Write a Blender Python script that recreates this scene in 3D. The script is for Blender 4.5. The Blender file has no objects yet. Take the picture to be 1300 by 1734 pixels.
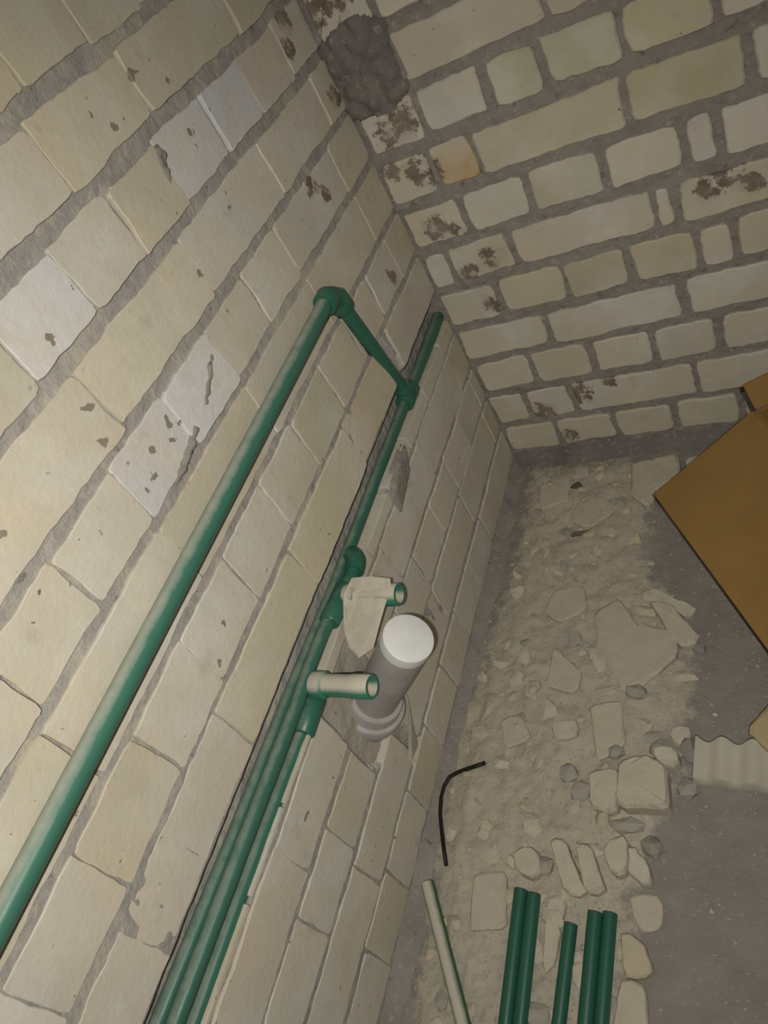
import bpy, bmesh, math, random
from mathutils import Vector, Matrix, noise
SC = bpy.context.scene
COL = SC.collection
S = 1.82                      # metres per survey unit (one brick course is 0.0515 units)
def V(x, y, z): return Vector((x, y, z)) * S

# ------------------------------------------------------------------ camera
cam_d = bpy.data.cameras.new('camera'); cam = bpy.data.objects.new('camera', cam_d); COL.objects.link(cam)
RT = ((0.85576669, 0.27338254, -0.4392327), (-0.08804125, -0.75964953, -0.64434566), (-0.50981577, 0.59008015, -0.62601382))
M = Matrix((RT[0], [-a for a in RT[1]], [-a for a in RT[2]])).transposed().to_4x4()
M.translation = V(0.35151575, -0.68930052, 0.6614058)
cam.matrix_world = M
cam_d.sensor_fit = 'VERTICAL'; cam_d.sensor_height = 24.0
cam_d.lens = 24.0 * 1263.06 / 1734
cam_d.clip_start = 0.02
SC.camera = cam

# ------------------------------------------------------------------ light
CAMP = M.translation.copy()
LEFT = -Vector(RT[0]); UP = -Vector(RT[1]); FWD = Vector(RT[2])
world = bpy.data.worlds.new('world'); SC.world = world; world.use_nodes = True
world.node_tree.nodes['Background'].inputs[0].default_value = (1.0, 0.95, 0.86, 1)
world.node_tree.nodes['Background'].inputs[1].default_value = 0.095
def flash_lamp():
    l = bpy.data.lights.new('phone_flash', 'SPOT'); o = bpy.data.objects.new('phone_flash', l); COL.objects.link(o)
    l.energy = 47; l.color = (1.0, 0.975, 0.895); l.shadow_soft_size = 0.006
    l.spot_size = math.radians(112); l.spot_blend = 1.0
    o.location = CAMP + LEFT * 0.034 + UP * 0.008 - FWD * 0.16
    aim = V(0.0, -0.33, 0.20)
    o.rotation_euler = (aim - o.location).to_track_quat('-Z', 'Y').to_euler()
    return o
flash_lamp()
SC.view_settings.view_transform = 'Standard'
SC.view_settings.look = 'None'
SC.view_settings.gamma = 1.0
SC.view_settings.use_curve_mapping = False
SC.view_settings.exposure = 0.0

# ------------------------------------------------------------------ materials
class NT:
    def __init__(s, name):
        s.m = bpy.data.materials.new(name); s.m.use_nodes = True
        s.t = s.m.node_tree; s.b = s.t.nodes['Principled BSDF']
        s.b.inputs['Specular IOR Level'].default_value = 0.2
    def n(s, typ, **kw):
        o = s.t.nodes.new(typ)
        for k, v in kw.items():
            if k.startswith('i_'): o.inputs[k[2:].replace('_', ' ')].default_value = v
            else: setattr(o, k, v)
        return o
    def l(s, a, b): s.t.links.new(a, b)
    def pos(s):
        return s.n('ShaderNodeNewGeometry').outputs['Position']
    def noise(s, scale, detail=4, rough=0.55, off=(0, 0, 0), stretch=None):
        m = s.n('ShaderNodeMapping'); m.inputs['Location'].default_value = off
        if stretch: m.inputs['Scale'].default_value = stretch
        s.l(s.pos(), m.inputs['Vector'])
        t = s.n('ShaderNodeTexNoise'); t.inputs['Scale'].default_value = scale
        t.inputs['Detail'].default_value = detail; t.inputs['Roughness'].default_value = rough
        s.l(m.outputs[0], t.inputs['Vector']); return t.outputs['Fac']
    def ramp(s, x, a, b, lo=0.0, hi=1.0):
        r = s.n('ShaderNodeMapRange'); r.inputs[1].default_value = a; r.inputs[2].default_value = b
        r.inputs[3].default_value = lo; r.inputs[4].default_value = hi; s.l(x, r.inputs[0]); return r.outputs[0]
    def math(s, op, a, b):
        r = s.n('ShaderNodeMath', operation=op)
        for i, x in enumerate((a, b)):
            if isinstance(x, (int, float)): r.inputs[i].default_value = x
            else: s.l(x, r.inputs[i])
        return r.outputs[0]
    def mix(s, fac, a, b, mode='MIX'):
        r = s.n('ShaderNodeMix', data_type='RGBA', blend_type=mode)
        for i, x in ((0, fac), (6, a), (7, b)):
            if isinstance(x, (int, float)): r.inputs[i].default_value = x
            elif isinstance(x, tuple): r.inputs[i].default_value = (*x, 1)
            else: s.l(x, r.inputs[i])
        return r.outputs[2]
    def color(s, c):
        if isinstance(c, tuple): s.b.inputs['Base Color'].default_value = (*c, 1)
        else: s.l(c, s.b.inputs['Base Color'])
    def bump(s, h, strength, dist):
        b = s.n('ShaderNodeBump'); b.inputs['Strength'].default_value = strength; b.inputs['Distance'].default_value = dist
        s.l(h, b.inputs['Height']); s.l(b.outputs[0], s.b.inputs['Normal'])
    def warped(s, amount):
        n = s.n('ShaderNodeTexNoise'); n.inputs['Scale'].default_value = 55; n.inputs['Detail'].default_value = 4
        p = s.pos(); s.l(p, n.inputs['Vector'])
        a = s.n('ShaderNodeVectorMath', operation='SUBTRACT'); s.l(n.outputs['Color'], a.inputs[0]); a.inputs[1].default_value = (.5, .5, .5)
        b = s.n('ShaderNodeVectorMath', operation='MULTIPLY_ADD'); s.l(a.outputs[0], b.inputs[0]); b.inputs[1].default_value = (0, amount, amount); s.l(p, b.inputs[2])
        return b.outputs[0]
    def near(s, spots, warp=0.0):
        """mask (0..1) of soft balls round spots ((x,y,z,radius) in metres)"""
        tot = None; P0 = s.warped(warp) if warp else s.pos()
        for (p, r) in spots:
            d = s.n('ShaderNodeVectorMath', operation='DISTANCE'); s.l(P0, d.inputs[0]); d.inputs[1].default_value = p
            f = s.ramp(d.outputs['Value'], r, r * 0.35)
            tot = f if tot is None else s.math('MAXIMUM', tot, f)
        return tot
# old splashes of dirty mortar / bitumen (survey units: x, y, z, radius)
STAINS = [(0.03, 0, 0.565, .03), (0.01, 0, 0.56, .022), (0.045, 0, 0.455, .032), (0.028, 0, 0.4486, .028), (0.012, 0, .415, .022),
          (0.0375, 0, .4066, .030), (0.052, 0, .40, .024), (0.033, 0, .346, .026), (0.05, 0, .335, .022), (.073, 0, .297, .022), (.045, 0, .285, .024), (.055, 0, .2437, .018),
          (.062, 0, .235, .012), (.301, 0, .312, .026), (.285, 0, .305, .02), (.32, 0, .30, .02), (.0614, 0, .0773, .03), (.115, 0, .10, .028), (.15, 0, .11, .018), (.085, 0, .035, .02),
          (0, -.035, .575, .022), (0, -.05, .555, .018), (0, -.02, .60, .024), (0, -.12, .47, .020), (0, -.105, .455, .014), (0, -.0696, .3421, .014), (0, -.015, .50, .02)]
# chipped pock marks in the left wall
POCKS = [(0, -.287, .600, .0042), (0, -.2443, .614, .0058), (0, -.216, .598, .0030), (0, -.300, .612, .0026), (0, -.4313, .5474, .0036), (0, -.4435, .510, .0040), (0, -.4513, .490, .0044),
         (0, -.4825, .3475, .0036), (0, -.0696, .3421, .0085), (0, -.0745, .351, .006), (0, -.404, .463, .0034), (0, -.398, .458, .003), (0, -.43, .462, .003), (0, -.452, .448, .0034), (0, -.41, .452, .003),
         (0, -.44, .45, .003), (0, -.53, .505, .003), (0, -.30, .505, .0034), (0, -.235, .515, .003), (0, -.225, .567, .0034), (0, -.505, .34, .003), (0, -.365, .195, .0034), (0, -.345, .197, .003), (0, -.55, .195, .003)]
def brick_material(wall):
    q = NT('sand_lime_brick_' + ('left' if wall == 'L' else 'back'))
    stains = [s for s in STAINS if (s[0] == 0 and s[1] < 0) == (wall == 'L')]
    oi = q.n('ShaderNodeObjectInfo')
    c = oi.outputs['Color']
    c = q.mix(q.ramp(q.noise(9, 3, off=(3, 1, 7)), .42, .68, 0, .55), c, (.56, .47, .33))       # warm blotches
    c = q.mix(q.ramp(q.noise(7, 3, off=(13, 5, 2)), .46, .7, 0, .6), c, (.60, .575, .53))       # pale lime bloom
    c = q.mix(q.ramp(q.noise(60, 5, .6), .35, .75, 0, .25), c, (.40, .36, .29))
    c = q.mix(q.ramp(q.noise(10, 5, .65, off=(21, 3, 2)), .5, .66, 0, .65), c, (.47, .43, .345))
    pit = q.ramp(q.noise(95, 2, .5, off=(2, 9, 4)), .715, .745)
    pit = q.math('MULTIPLY', pit, q.ramp(q.noise(11, 2, off=(1, 1, 1)), .45, .6))
    c = q.mix(pit, c, (.16, .13, .10))
    st = q.near([(V(*s[:3]), s[3] * S) for s in stains])
    nz = q.noise(42, 6, .7, off=(5, 5, 5))
    m = q.ramp(q.math('ADD', q.math('MULTIPLY', st, .34), nz), .76, .84)
    c = q.mix(m, c, (.165, .125, .095))
    smear = q.ramp(q.math('ADD', q.math('MULTIPLY', st, .22), q.noise(20, 4, off=(8, 8, 8))), .62, .9, 0, .7)
    c = q.mix(smear, c, (.30, .26, .21))
    if wall == 'L':
        pk = q.ramp(q.math('ADD', q.near([(V(*p[:3]), p[3] * S * 1.25) for p in POCKS], .030), q.math('MULTIPLY', q.noise(75, 5, .7, off=(1, 6, 2)), 1.5)), 1.28, 1.42)
        c = q.mix(pk, c, (.23, .195, .15))
    q.color(c); q.b.inputs['Roughness'].default_value = .95
    h = q.math('SUBTRACT', q.noise(120, 4, .65), q.math('MULTIPLY', pit, .9))
    q.bump(h, .35, .0022)
    return q.m
def mortar_material(name, base, dark, film=0.0):
    q = NT(name)
    c = q.mix(q.ramp(q.noise(13, 5, .65), .3, .7), base, dark)
    c = q.mix(q.ramp(q.noise(85, 5, .7, off=(4, 2, 1)), .55, .75, 0, .6), c, (.50, .46, .40))
    c = q.mix(q.ramp(q.noise(70, 4, .6, off=(9, 2, 1)), .62, .72, 0, .7), c, (.12, .105, .09))
    if film: c = q.mix(q.ramp(q.noise(16, 6, .7, off=(21, 3, 2)), .48, .6, 0, film), c, (.45, .41, .335))
    q.color(c); q.b.inputs['Roughness'].default_value = .97
    q.bump(q.noise(110, 8, .7), .8, .004)
    return q.m
def floor_material():
    q = NT('dusty_concrete_floor')
    c = q.mix(q.ramp(q.noise(14, 6, .65), .3, .72), (.29, .26, .23), (.225, .20, .175))
    a = q.n('ShaderNodeAttribute', attribute_name='dust')
    d = q.ramp(q.math('ADD', a.outputs['Fac'], q.math('MULTIPLY', q.math('SUBTRACT', q.noise(26, 6, .7), .5), 1.5)), .38, .62)
    dust = q.mix(q.ramp(q.noise(24, 4, .6, off=(3, 3, 3)), .35, .7), (.47, .42, .33), (.40, .36, .29))
    dust = q.mix(q.ramp(q.noise(75, 5, .65, off=(3, 8, 3)), .52, .72, 0, .6), dust, (.25, .22, .18))
    c = q.mix(d, c, dust)
    c = q.mix(q.ramp(q.noise(90, 3, .6, off=(7, 1, 3)), .64, .72, 0, .75), c, (.47, .42, .34))      # crumbs of brick
    q.color(c); q.b.inputs['Roughness'].default_value = .97
    q.bump(q.noise(85, 8, .7), .8, .005)
    return q.m
def ppr_material(name, green, dust_amount):
    q = NT(name)
    nx = q.n('ShaderNodeSeparateXYZ'); q.l(q.n('ShaderNodeNewGeometry').outputs['Normal'], nx.inputs[0])
    up = q.ramp(nx.outputs['Z'], .25, .95)
    n = q.noise(45, 5, .65)
    f = q.ramp(q.math('ADD', q.math('MULTIPLY', up, dust_amount), q.math('MULTIPLY', n, .28)), .30, .75)
    c = q.mix(q.ramp(q.noise(6, 3), .3, .7, 0, .5), green, tuple(x * .8 for x in green))
    c = q.mix(f, c, (.46, .42, .345))
    q.color(c)
    q.l(q.ramp(f, 0, .5, .38, .9), q.b.inputs['Roughness'])
    q.b.inputs['Specular IOR Level'].default_value = .4
    q.bump(n, .15, .0015)
    return q.m
def plain(name, c, rough=.8, var=.12, scale=40, bump=.3, dist=.002, spec=.2):
    q = NT(name)
    k = tuple(x * (1 - var * 2) for x in c)
    q.color(q.mix(q.ramp(q.noise(scale, 5, .6), .35, .7), c, k)); q.b.inputs['Roughness'].default_value = rough
    q.b.inputs['Specular IOR Level'].default_value = spec
    q.bump(q.noise(scale * 3, 5, .6), bump, dist)
    return q.m
def chip_material():
    q = NT('brick_rubble')
    oi = q.n('ShaderNodeObjectInfo')
    c = q.mix(q.ramp(q.noise(35, 5, .65), .35, .75, 0, .6), oi.outputs['Color'], (.36, .32, .255))
    q.color(c); q.b.inputs['Roughness'].default_value = .97
    q.bump(q.noise(95, 6, .7), .6, .003)
    return q.m
BRICK = {w: brick_material(w) for w in 'LB'}
MORTAR_L = mortar_material('mortar_pale', (.365, .335, .31), (.29, .265, .245), .75)
MORTAR_B = mortar_material('mortar_grey', (.30, .27, .24), (.23, .205, .185))
CEMENT = mortar_material('dark_cement', (.215, .195, .175), (.15, .135, .12))
CEMENT_L = mortar_material('fresh_cement', (.45, .405, .335), (.38, .345, .29))
FLOOR = floor_material()
PPR = ppr_material('green_ppr_pipe', (.043, .142, .10), .38)
PPR_WALL = ppr_material('green_ppr_chase_pipe', (.036, .122, .085), .27)
PPR_FIT = ppr_material('green_ppr_fitting', (.028, .118, .078), .18)
PPR_DUSTY = ppr_material('green_ppr_outlet_dusty', (.04, .17, .115), .75)
PPR_FLOOR = ppr_material('green_ppr_offcut', (.018, .092, .058), .10)
PPR_PALE = ppr_material('green_ppr_offcut_pale', (.035, .10, .05), .62)
BORE = plain('pipe_bore', (.02, .09, .06), .6)
PVC = plain('grey_pvc', (.36, .335, .32), .5, .1, 25, .1, .001, .4)
CAPM = plain('white_pvc_cap', (.63, .62, .60), .45, .06, 30, .1, .001, .4)
CARD = plain('brown_cardboard', (.25, .145, .047), .9, .1, 8, .1, .001)
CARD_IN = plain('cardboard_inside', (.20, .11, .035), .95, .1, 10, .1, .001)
WIREM = plain('black_cable_sheath', (.018, .015, .013), .5)
RIB = plain('cream_ribbed', (.44, .405, .33), .85, .06, 20, .15, .001)
TAN = plain('tan_block', (.47, .37, .21), .9, .1, 18, .3, .002)
DARKSTONE = plain('dark_stone', (.085, .075, .055), .9, .15, 60)
CHIP = chip_material()
FLAKE = plain('plaster_flake', (.50, .45, .37), .95, .1, 45, .4, .002)

# ------------------------------------------------------------------ helpers
def link(name, me, mat, parent=None, smooth=False):
    o = bpy.data.objects.new(name, me); COL.objects.link(o)
    if mat is not None: me.materials.append(mat)
    if parent is not None: o.parent = parent
    if smooth:
        for p in me.polygons: p.use_smooth = True
    return o
def mesh(name, vs, fs):
    me = bpy.data.meshes.new(name); me.from_pydata([tuple(v) for v in vs], [], fs); me.update(); return me
def thing(o, label, cat, group=None):
    o['label'] = label; o['category'] = cat
    if group: o['group'] = group
    return o
def empty(name, loc, label, cat, group=None):
    o = bpy.data.objects.new(name, None); COL.objects.link(o); o.location = loc; o.empty_display_size = .05
    return thing(o, label, cat, group)
def adopt(o, root):
    o.parent = root; o.matrix_parent_inverse = Matrix.Translation(-root.location); return o
def tube(path, r, seg=20, hollow=0.0, cap=True, sections=None):
    """tube along a 3D path; r number or list; hollow = wall thickness for an open end"""
    path = [Vector(p) for p in path]; n = len(path)
    rs = r if isinstance(r, (list, tuple)) else [r] * n
    vs, fs = [], []
    t0 = (path[1] - path[0]).normalized()
    u = t0.orthogonal().normalized(); prev = t0
    rings = []
    for i, p in enumerate(path):
        t = ((path[min(i + 1, n - 1)] - path[max(i - 1, 0)])).normalized()
        u = prev.rotation_difference(t) @ u; prev = t; w = t.cross(u)
        rings.append([p + (u * math.cos(2 * math.pi * k / seg) + w * math.sin(2 * math.pi * k / seg)) * rs[i] for k in range(seg)])
    for rg in rings: vs += rg
    for i in range(n - 1):
        for k in range(seg):
            a = i * seg + k; b = i * seg + (k + 1) % seg
            fs.append((a, b, b + seg, a + seg))
    if cap:
        fs.append(tuple(reversed(range(seg)))); fs.append(tuple(range((n - 1) * seg, n * seg)))
    return vs, fs
def add(acc, part):
    vs, fs = part; k = len(acc[0]); acc[0].extend(vs); acc[1].extend([tuple(i + k for i in f) for f in fs])
def arc(a, c, b, n=7):
    """quadratic bend from a through corner c to b"""
    return [a * (1 - t) ** 2 + c * 2 * t * (1 - t) + b * t ** 2 for t in [i / n for i in range(n + 1)]]

# ------------------------------------------------------------------ bricks
rnd = random.Random(11)
TINTS = [(.50, .45, .355), (.475, .43, .33), (.52, .475, .39), (.50, .455, .38), (.485, .445, .37), (.53, .49, .42), (.46, .415, .315)]
SPECIAL = {  # (wall, a, b): tint, survey units
    ('L', -.42, .56): (.54, .52, .51), ('L', -.23, .56): (.52, .51, .51), ('L', -.165, .56): (.50, .495, .50), ('L', -.36, .505): (.52, .47, .36),
    ('L', -.37, .455): (.54, .525, .53), ('L', -.42, .455): (.53, .51, .50), ('L', -.10, .56): (.47, .42, .37), ('L', -.23, .50): (.51, .48, .42),
    ('L', -.30, .61): (.48, .43, .32), ('L', -.18, .61): (.46, .42, .32), ('L', -.29, .665): (.45, .41, .30), ('L', -.36, .665): (.47, .41, .29),
    ('L', -.28, .35): (.46, .43, .31), ('L', -.33, .30): (.49, .44, .31), ('L', -.20, .30): (.49, .42, .29), ('L', -.46, .30): (.48, .44, .31),
    ('B', .115, .30): (.45, .385, .235), ('B', .17, .25): (.41, .375, .27), ('B', .17, .35): (.43, .40, .30), ('B', .30, .40): (.42, .37, .245),
    ('B', .085, .40): (.47, .335, .17), ('B', .15, .45): (.42, .41, .29), ('B', .17, .40): (.47, .42, .30), ('B', .24, .25): (.43, .385, .27),
    ('B', .27, .46): (.43, .385, .26), ('B', .20, .45): (.41, .40, .285), ('B', .12, .50): (.46, .41, .34), ('B', .10, .24): (.44, .41, .30),
    ('B', .17, .20): (.47, .43, .36), ('B', .10, .245): (.44, .41, .30), ('B', .17, .245): (.49, .46, .41), ('B', .285, .36): (.46, .42, .37),
    ('B', .08, .35): (.48, .455, .39), ('B', .095, .45): (.46, .43, .365), ('B', .30, .51): (.43, .38, .27), ('B', .22, .51): (.45, .38, .31)}
def outline(a0, a1, b0, b1, jit, rad):
    """wobbly rounded rectangle as a list of (a,b); sides counter-clockwise"""
    pts = []
    k = [(a0 + rnd.uniform(-1, 1) * jit, b0 + rnd.uniform(-1, 1) * jit), (a1 + rnd.uniform(-1, 1) * jit, b0 + rnd.uniform(-1, 1) * jit),
         (a1 + rnd.uniform(-1, 1) * jit, b1 + rnd.uniform(-1, 1) * jit), (a0 + rnd.uniform(-1, 1) * jit, b1 + rnd.uniform(-1, 1) * jit)]
    return round_poly(k, jit, rad)
def round_poly(k, jit, rad, nseg=None):
    pts = []; n = len(k)
    for i in range(n):
        p, c, q = Vector(k[i - 1]), Vector(k[i]), Vector(k[(i + 1) % n])
        r = min(rad * rnd.uniform(.4, 1.5), (p - c).length * .4, (q - c).length * .4)
        s = c + (p - c).normalized() * r; e = c + (q - c).normalized() * r
        pts.append(s); m = (s + e) / 2 * .45 + c * .55; pts.append(m); pts.append(e)
        nx = k[(i + 1) % n]; nc = Vector(nx)
        L = (nc - c).length; ns = max(1, int(L / .0052)); drift = 0 if nseg is None else nseg
        for j in range(1, ns):
            t = j / ns
            if r / L < t < 1 - r / L * 1.3:
                w = c.lerp(nc, t); d = (nc - c).normalized()
                drift = drift * .72 + rnd.uniform(-1, 1) * .55
                pts.append(w + Vector((-d.y, d.x)) * drift * jit * .95)
    return pts
def prism(pts, to3, front, back, bev):
    """pts (a,b); to3(a,b,depth) where depth is out of the wall"""
    n = len(pts); cx = sum(p.x for p in pts) / n; cy = sum(p.y for p in pts) / n
    vs, fs = [], []
    for p in pts: vs.append(to3(p.x, p.y, back))
    for p in pts: vs.append(to3(p.x, p.y, front - bev))
    tilt = (rnd.uniform(-1, 1), rnd.uniform(-1, 1))
    for p in pts:
        d = Vector((p.x - cx, p.y - cy)); L = d.length
        q = Vector((cx, cy)) + d * (1 - bev * 1.1 / L)
        vs.append(to3(q.x, q.y, front + (tilt[0] * d.x + tilt[1] * d.y) * .012))
    for i in range(n):
        j = (i + 1) % n
        fs.append((i, j, n + j, n + i)); fs.append((n + i, n + j, 2 * n + j, 2 * n + i))
    fs.append(tuple(range(2 * n, 3 * n)))
    return vs, fs
def fixwind(me):
    bm = bmesh.new(); bm.from_mesh(me); bmesh.ops.recalc_face_normals(bm, faces=bm.faces); bm.to_mesh(me); bm.free()
toL = lambda a, b, d: V(d, a, b)
toB = lambda a, b, d: V(a, -d, b)
def brick(wall, pts, parent, front=None, bev=None):
    cx = sum(p.x for p in pts) / len(pts); cy = sum(p.y for p in pts) / len(pts)
    f = rnd.uniform(-.0009, .0009) if front is None else front
    if bev is None: bev = .0006 if wall == 'L' else .0014
    vs, fs = prism(pts, toL if wall == 'L' else toB, f, -.027, bev)
    me = mesh('brick', vs, fs); fixwind(me)
    o = link('brick', me, BRICK[wall], parent)
    best = min((((s[1] - cx) ** 2 + (s[2] - cy) ** 2), s) for s in SPECIAL if s[0] == wall)
    t = SPECIAL[best[1]] if best[0] < .030 ** 2 else rnd.choice(TINTS)
    k = rnd.uniform(.94, 1.06); o.color = (t[0] * k, t[1] * k, t[2] * k, 1)
    return o

# ---------------- wall bases (mortar, with the chase cut into the left wall)
def inpoly(p, poly):
    x, y = p; c = False; n = len(poly)
    for i in range(n):
        (x1, y1), (x2, y2) = poly[i], poly[(i + 1) % n]
        if (y1 > y) != (y2 > y) and x < (x2 - x1) * (y - y1) / (y2 - y1) + x1: c = not c
    return c
PATCH = [(-.479, .222), (-.478, .189), (-.484, .170), (-.482, .129), (-.462, .095), (-.448, .058), (-.425, .058), (-.418, .10), (-.412, .16), (-.410, .222)]
SLOT = [(-.187, .40), (-.160, .40), (-.128, .27), (-.158, .27)]
def depthL(a, b):
    n = noise.noise(Vector((a * 60, b * 60, 1.0))) * .0016 + noise.noise(Vector((a * 150, b * 150, 4.0))) * .0010
    if .2215 < b < .2735: return -.0220 + n + max(0, (b - .262)) * 1.5
    if inpoly((a, b), SLOT): return -.014 + n
    if inpoly((a, b), PATCH): return -.012 + n * 1.5
    deep = -.0014 if b < .40 else -.0022
    return deep + n * .45
def depthB(a, b):
    return -.0030 + noise.noise(Vector((a * 60, b * 60, 11.0))) * .0016 + noise.noise(Vector((a * 150, b * 150, 14.0))) * .0012
def wall_base(name, a0, a1, b0, b1, step, fn, to3, mat, thick):
    na = int((a1 - a0) / step) + 1; nb = int((b1 - b0) / step) + 1
    vs, fs = [], []
    for j in range(nb + 1):
        for i in range(na + 1):
            a = a0 + (a1 - a0) * i / na; b = b0 + (b1 - b0) * j / nb
            vs.append(to3(a, b, fn(a, b)))
    for j in range(nb):
        for i in range(na):
            k = j * (na + 1) + i; fs.append((k, k + 1, k + na + 2, k + na + 1))
    k = len(vs)
    cs = [(a0, b0), (a1, b0), (a1, b1), (a0, b1)]
    vs += [to3(a, b, -thick) for a, b in cs]
    row = na + 1
    edge = [list(range(0, row)), [j * row + na for j in range(nb + 1)], [nb * row + i for i in range(na, -1, -1)], [j * row for j in range(nb, -1, -1)]]
    for e, (p, q) in zip(edge, ((0, 1), (1, 2), (2, 3), (3, 0))): fs.append(tuple(reversed(e)) + (k + p, k + q))
    fs.append((k, k + 3, k + 2, k + 1))
    me = mesh(name, vs, fs); fixwind(me)
    o = link(name, me, mat); o['kind'] = 'structure'
    return o
wall_left = wall_base('wall_left', -.92, .0, -.02, .80, .0037, depthL, toL, MORTAR_L, .13)
wall_back = wall_base('wall_back', -.13, .62, -.02, .80, .0037, depthB, toB, MORTAR_B, .13)
Z = [.012, .0635, .1165, .1675, .2205, .2745, .3255, .378, .431, .481, .532, .584, .634, .685, .735, .786]
def lay(wall, parent, i, joints, head, bed, jit=.0013, rad=.005, skip=(), lo=None, hi=None):
    """one course: bricks between successive joint positions"""
    b0, b1 = (lo if lo is not None else Z[i] + bed / 2), (hi if hi is not None else Z[i + 1] - bed / 2)
    js = sorted(joints)
    for k in range(len(js) - 1):
        if k in skip: continue
        h0 = h1 = head
        a0, a1 = js[k] + h0 / 2 * rnd.uniform(.5, 1.6), js[k + 1] - h1 / 2 * rnd.uniform(.5, 1.6)
        s = rnd.uniform(-.0008, .0008)
        yield_brick(wall, parent, a0, a1, b0 + s, b1 + s, jit, rad)
def yield_brick(wall, parent, a0, a1, b0, b1, jit, rad):
    return brick(wall, outline(a0, a1, b0, b1, jit, rad), parent)
def run(first, step, end):
    r = []; a = first
    while a > end: r.append(a); a -= step
    return r
LEFT_ROWS = [
    (0, [0, -.082, -.148, -.213, -.279, -.344, -.41, -.475, -.5445, -.606, -.672, -.737, -.803], .0028, .0062),
    (1, [0, -.03, -.16, -.29, -.425], .0028, .0066), (1, [-.442, -.5565, -.69, -.82], .0030, .0066),
    (2, [0, -.022, -.0875, -.153, -.2185, -.284, -.3495, -.411], .0028, .0066), (2, [-.483, -.5475, -.6125, -.678, -.744, -.81], .0028, .0066),
    (3, [0, -.046, -.18, -.314, -.409], .0030, .0062), (3, [-.481, -.5815, -.715, -.85], .0032, .0062),
    (5, [0, -.131], .003, .0060), (5, [-.2645, -.399, -.533, -.662, -.80], .003, .0060),
    (6, [0, -.052, -.117], .0026, .0066), (6, [-.182, -.248, -.3165, -.381, -.4465, -.512, -.5745, -.640, -.704, -.77, -.835], .0026, .0066),
    (7, [0, -.065, -.198, -.332, -.466, -.60, -.734, -.868], .0030, .0072),
    (8, [0, -.068, -.134, -.20, -.266, -.330, -.396, -.4615, -.526, -.5885, -.654, -.72, -.785, -.85], .0024, .0088),
    (9, [0, -.041, -.163, -.298, -.433, -.567, -.70, -.834], .0024, .0096),
    (10, [0, -.0615, -.132, -.197, -.2675, -.330, -.392, -.4545, -.52, -.585, -.65, -.715, -.78, -.845], .0024, .0108),
    (11, [0, -.105, -.247, -.3485, -.48, -.61, -.745, -.87], .0028, .0108),
    (12, [0, -.065, -.131, -.197, -.263, -.33, -.396, -.462, -.528, -.594, -.66, -.726, -.792, -.858], .003, .0115),
    (13, [0, -.10, -.234, -.368, -.50, -.634, -.768], .004, .0115), (14, [0, -.066, -.132, -.198, -.264, -.33, -.396, -.462, -.528, -.594, -.66, -.726], .004, .0115)]
for i, js, head, bed in LEFT_ROWS:
    lay('L', wall_left, i, js, .0013, bed * .9, jit=.0013 if i < 8 else .0016, rad=.0024 if i < 8 else .0032)
def poly_brick(wall, parent, pts, jit=.0011, rad=.0025): return brick(wall, round_poly(pts, jit, rad), parent)
# bricks cut by the chase and by the slot of the riser pipe
poly_brick('L', wall_left, [(-.263, .2775), (-.158, .2775), (-.166, .3225), (-.263, .3225)])
poly_brick('L', wall_left, [(-.1805, .3288), (-.1755, .3288), (-.1785, .3745), (-.1805, .3745)], .0003, .001)
poly_brick('L', wall_left, [(-.150, .3288), (-.119, .3288), (-.119, .3745), (-.163, .3745)])
# what the chase has left of course 4: thin strips along its lower lip
for a0, a1, h in ((-.80, -.745, .0030), (-.743, -.62, .0032), (-.615, -.555, .0030), (-.552, -.487, .0026), (-.452, -.395, .012), (-.392, -.33, .0135), (-.327, -.262, .012), (-.258, -.195, .0145), (-.192, -.125, .0145), (-.122, -.05, .016), (-.048, -.003, .017)):
    poly_brick('L', wall_left, [(a0, .2222), (a1, .2222), (a1, .2222 + h), (a0, .2222 + h * rnd.uniform(.85, 1.15))], .0004, .001)
# brick edge cut back round the drain
poly_brick('L', wall_left, [(-.49, .066), (-.449, .066), (-.462, .092), (-.474, .1125), (-.49, .1125)], .0004, .002)

BACK_ROWS = [
    (0, [0, .0685, .1405, .2105, .2785, .346, .414, .482, .55]), (1, [0, .0455, .1025, .2415, .381, .52]),
    (2, [0, .0695, .1405, .207, .271, .34, .408, .476, .544]), (3, [0, .102, .2455, .381, .516]),
    (4, [0, .0665, .138, .2055, .269, .2985, .366, .434, .502]), (5, [0, .028, .098, .239, .2575, .39, .525]),
    (6, [0, .0655, .1345, .2055, .274, .300, .368, .436, .504]), (7, [0, .053, .0975, .236, .331, .44, .54]),
    (8, [0, .0625, .127, .1785, .2445, .312, .38, .448, .516]), (9, [.063, .194, .262, .395, .53]),
    (10, [0, .0635, .131, .199, .267, .335, .403, .471, .54]), (11, [0, .10, .236, .37, .505]), (12, [0, .068, .136, .204, .272, .34, .408, .476, .544]),
    (13, [0, .10, .236, .37, .505]), (14, [0, .068, .136, .204, .272, .34, .408, .476, .544])]
ZB = [.016, .0655, .1195, .1715, .2215, .2735, .3235, .3755, .4275, .478, .530, .582, .634, .686, .738, .79]
ZL, Z = Z, ZB
for i, js in BACK_ROWS:
    lay('B', wall_back, i, js, .0062, .0112 if i < 4 else .0122, jit=.0017, rad=.006)
Z = ZL

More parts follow.
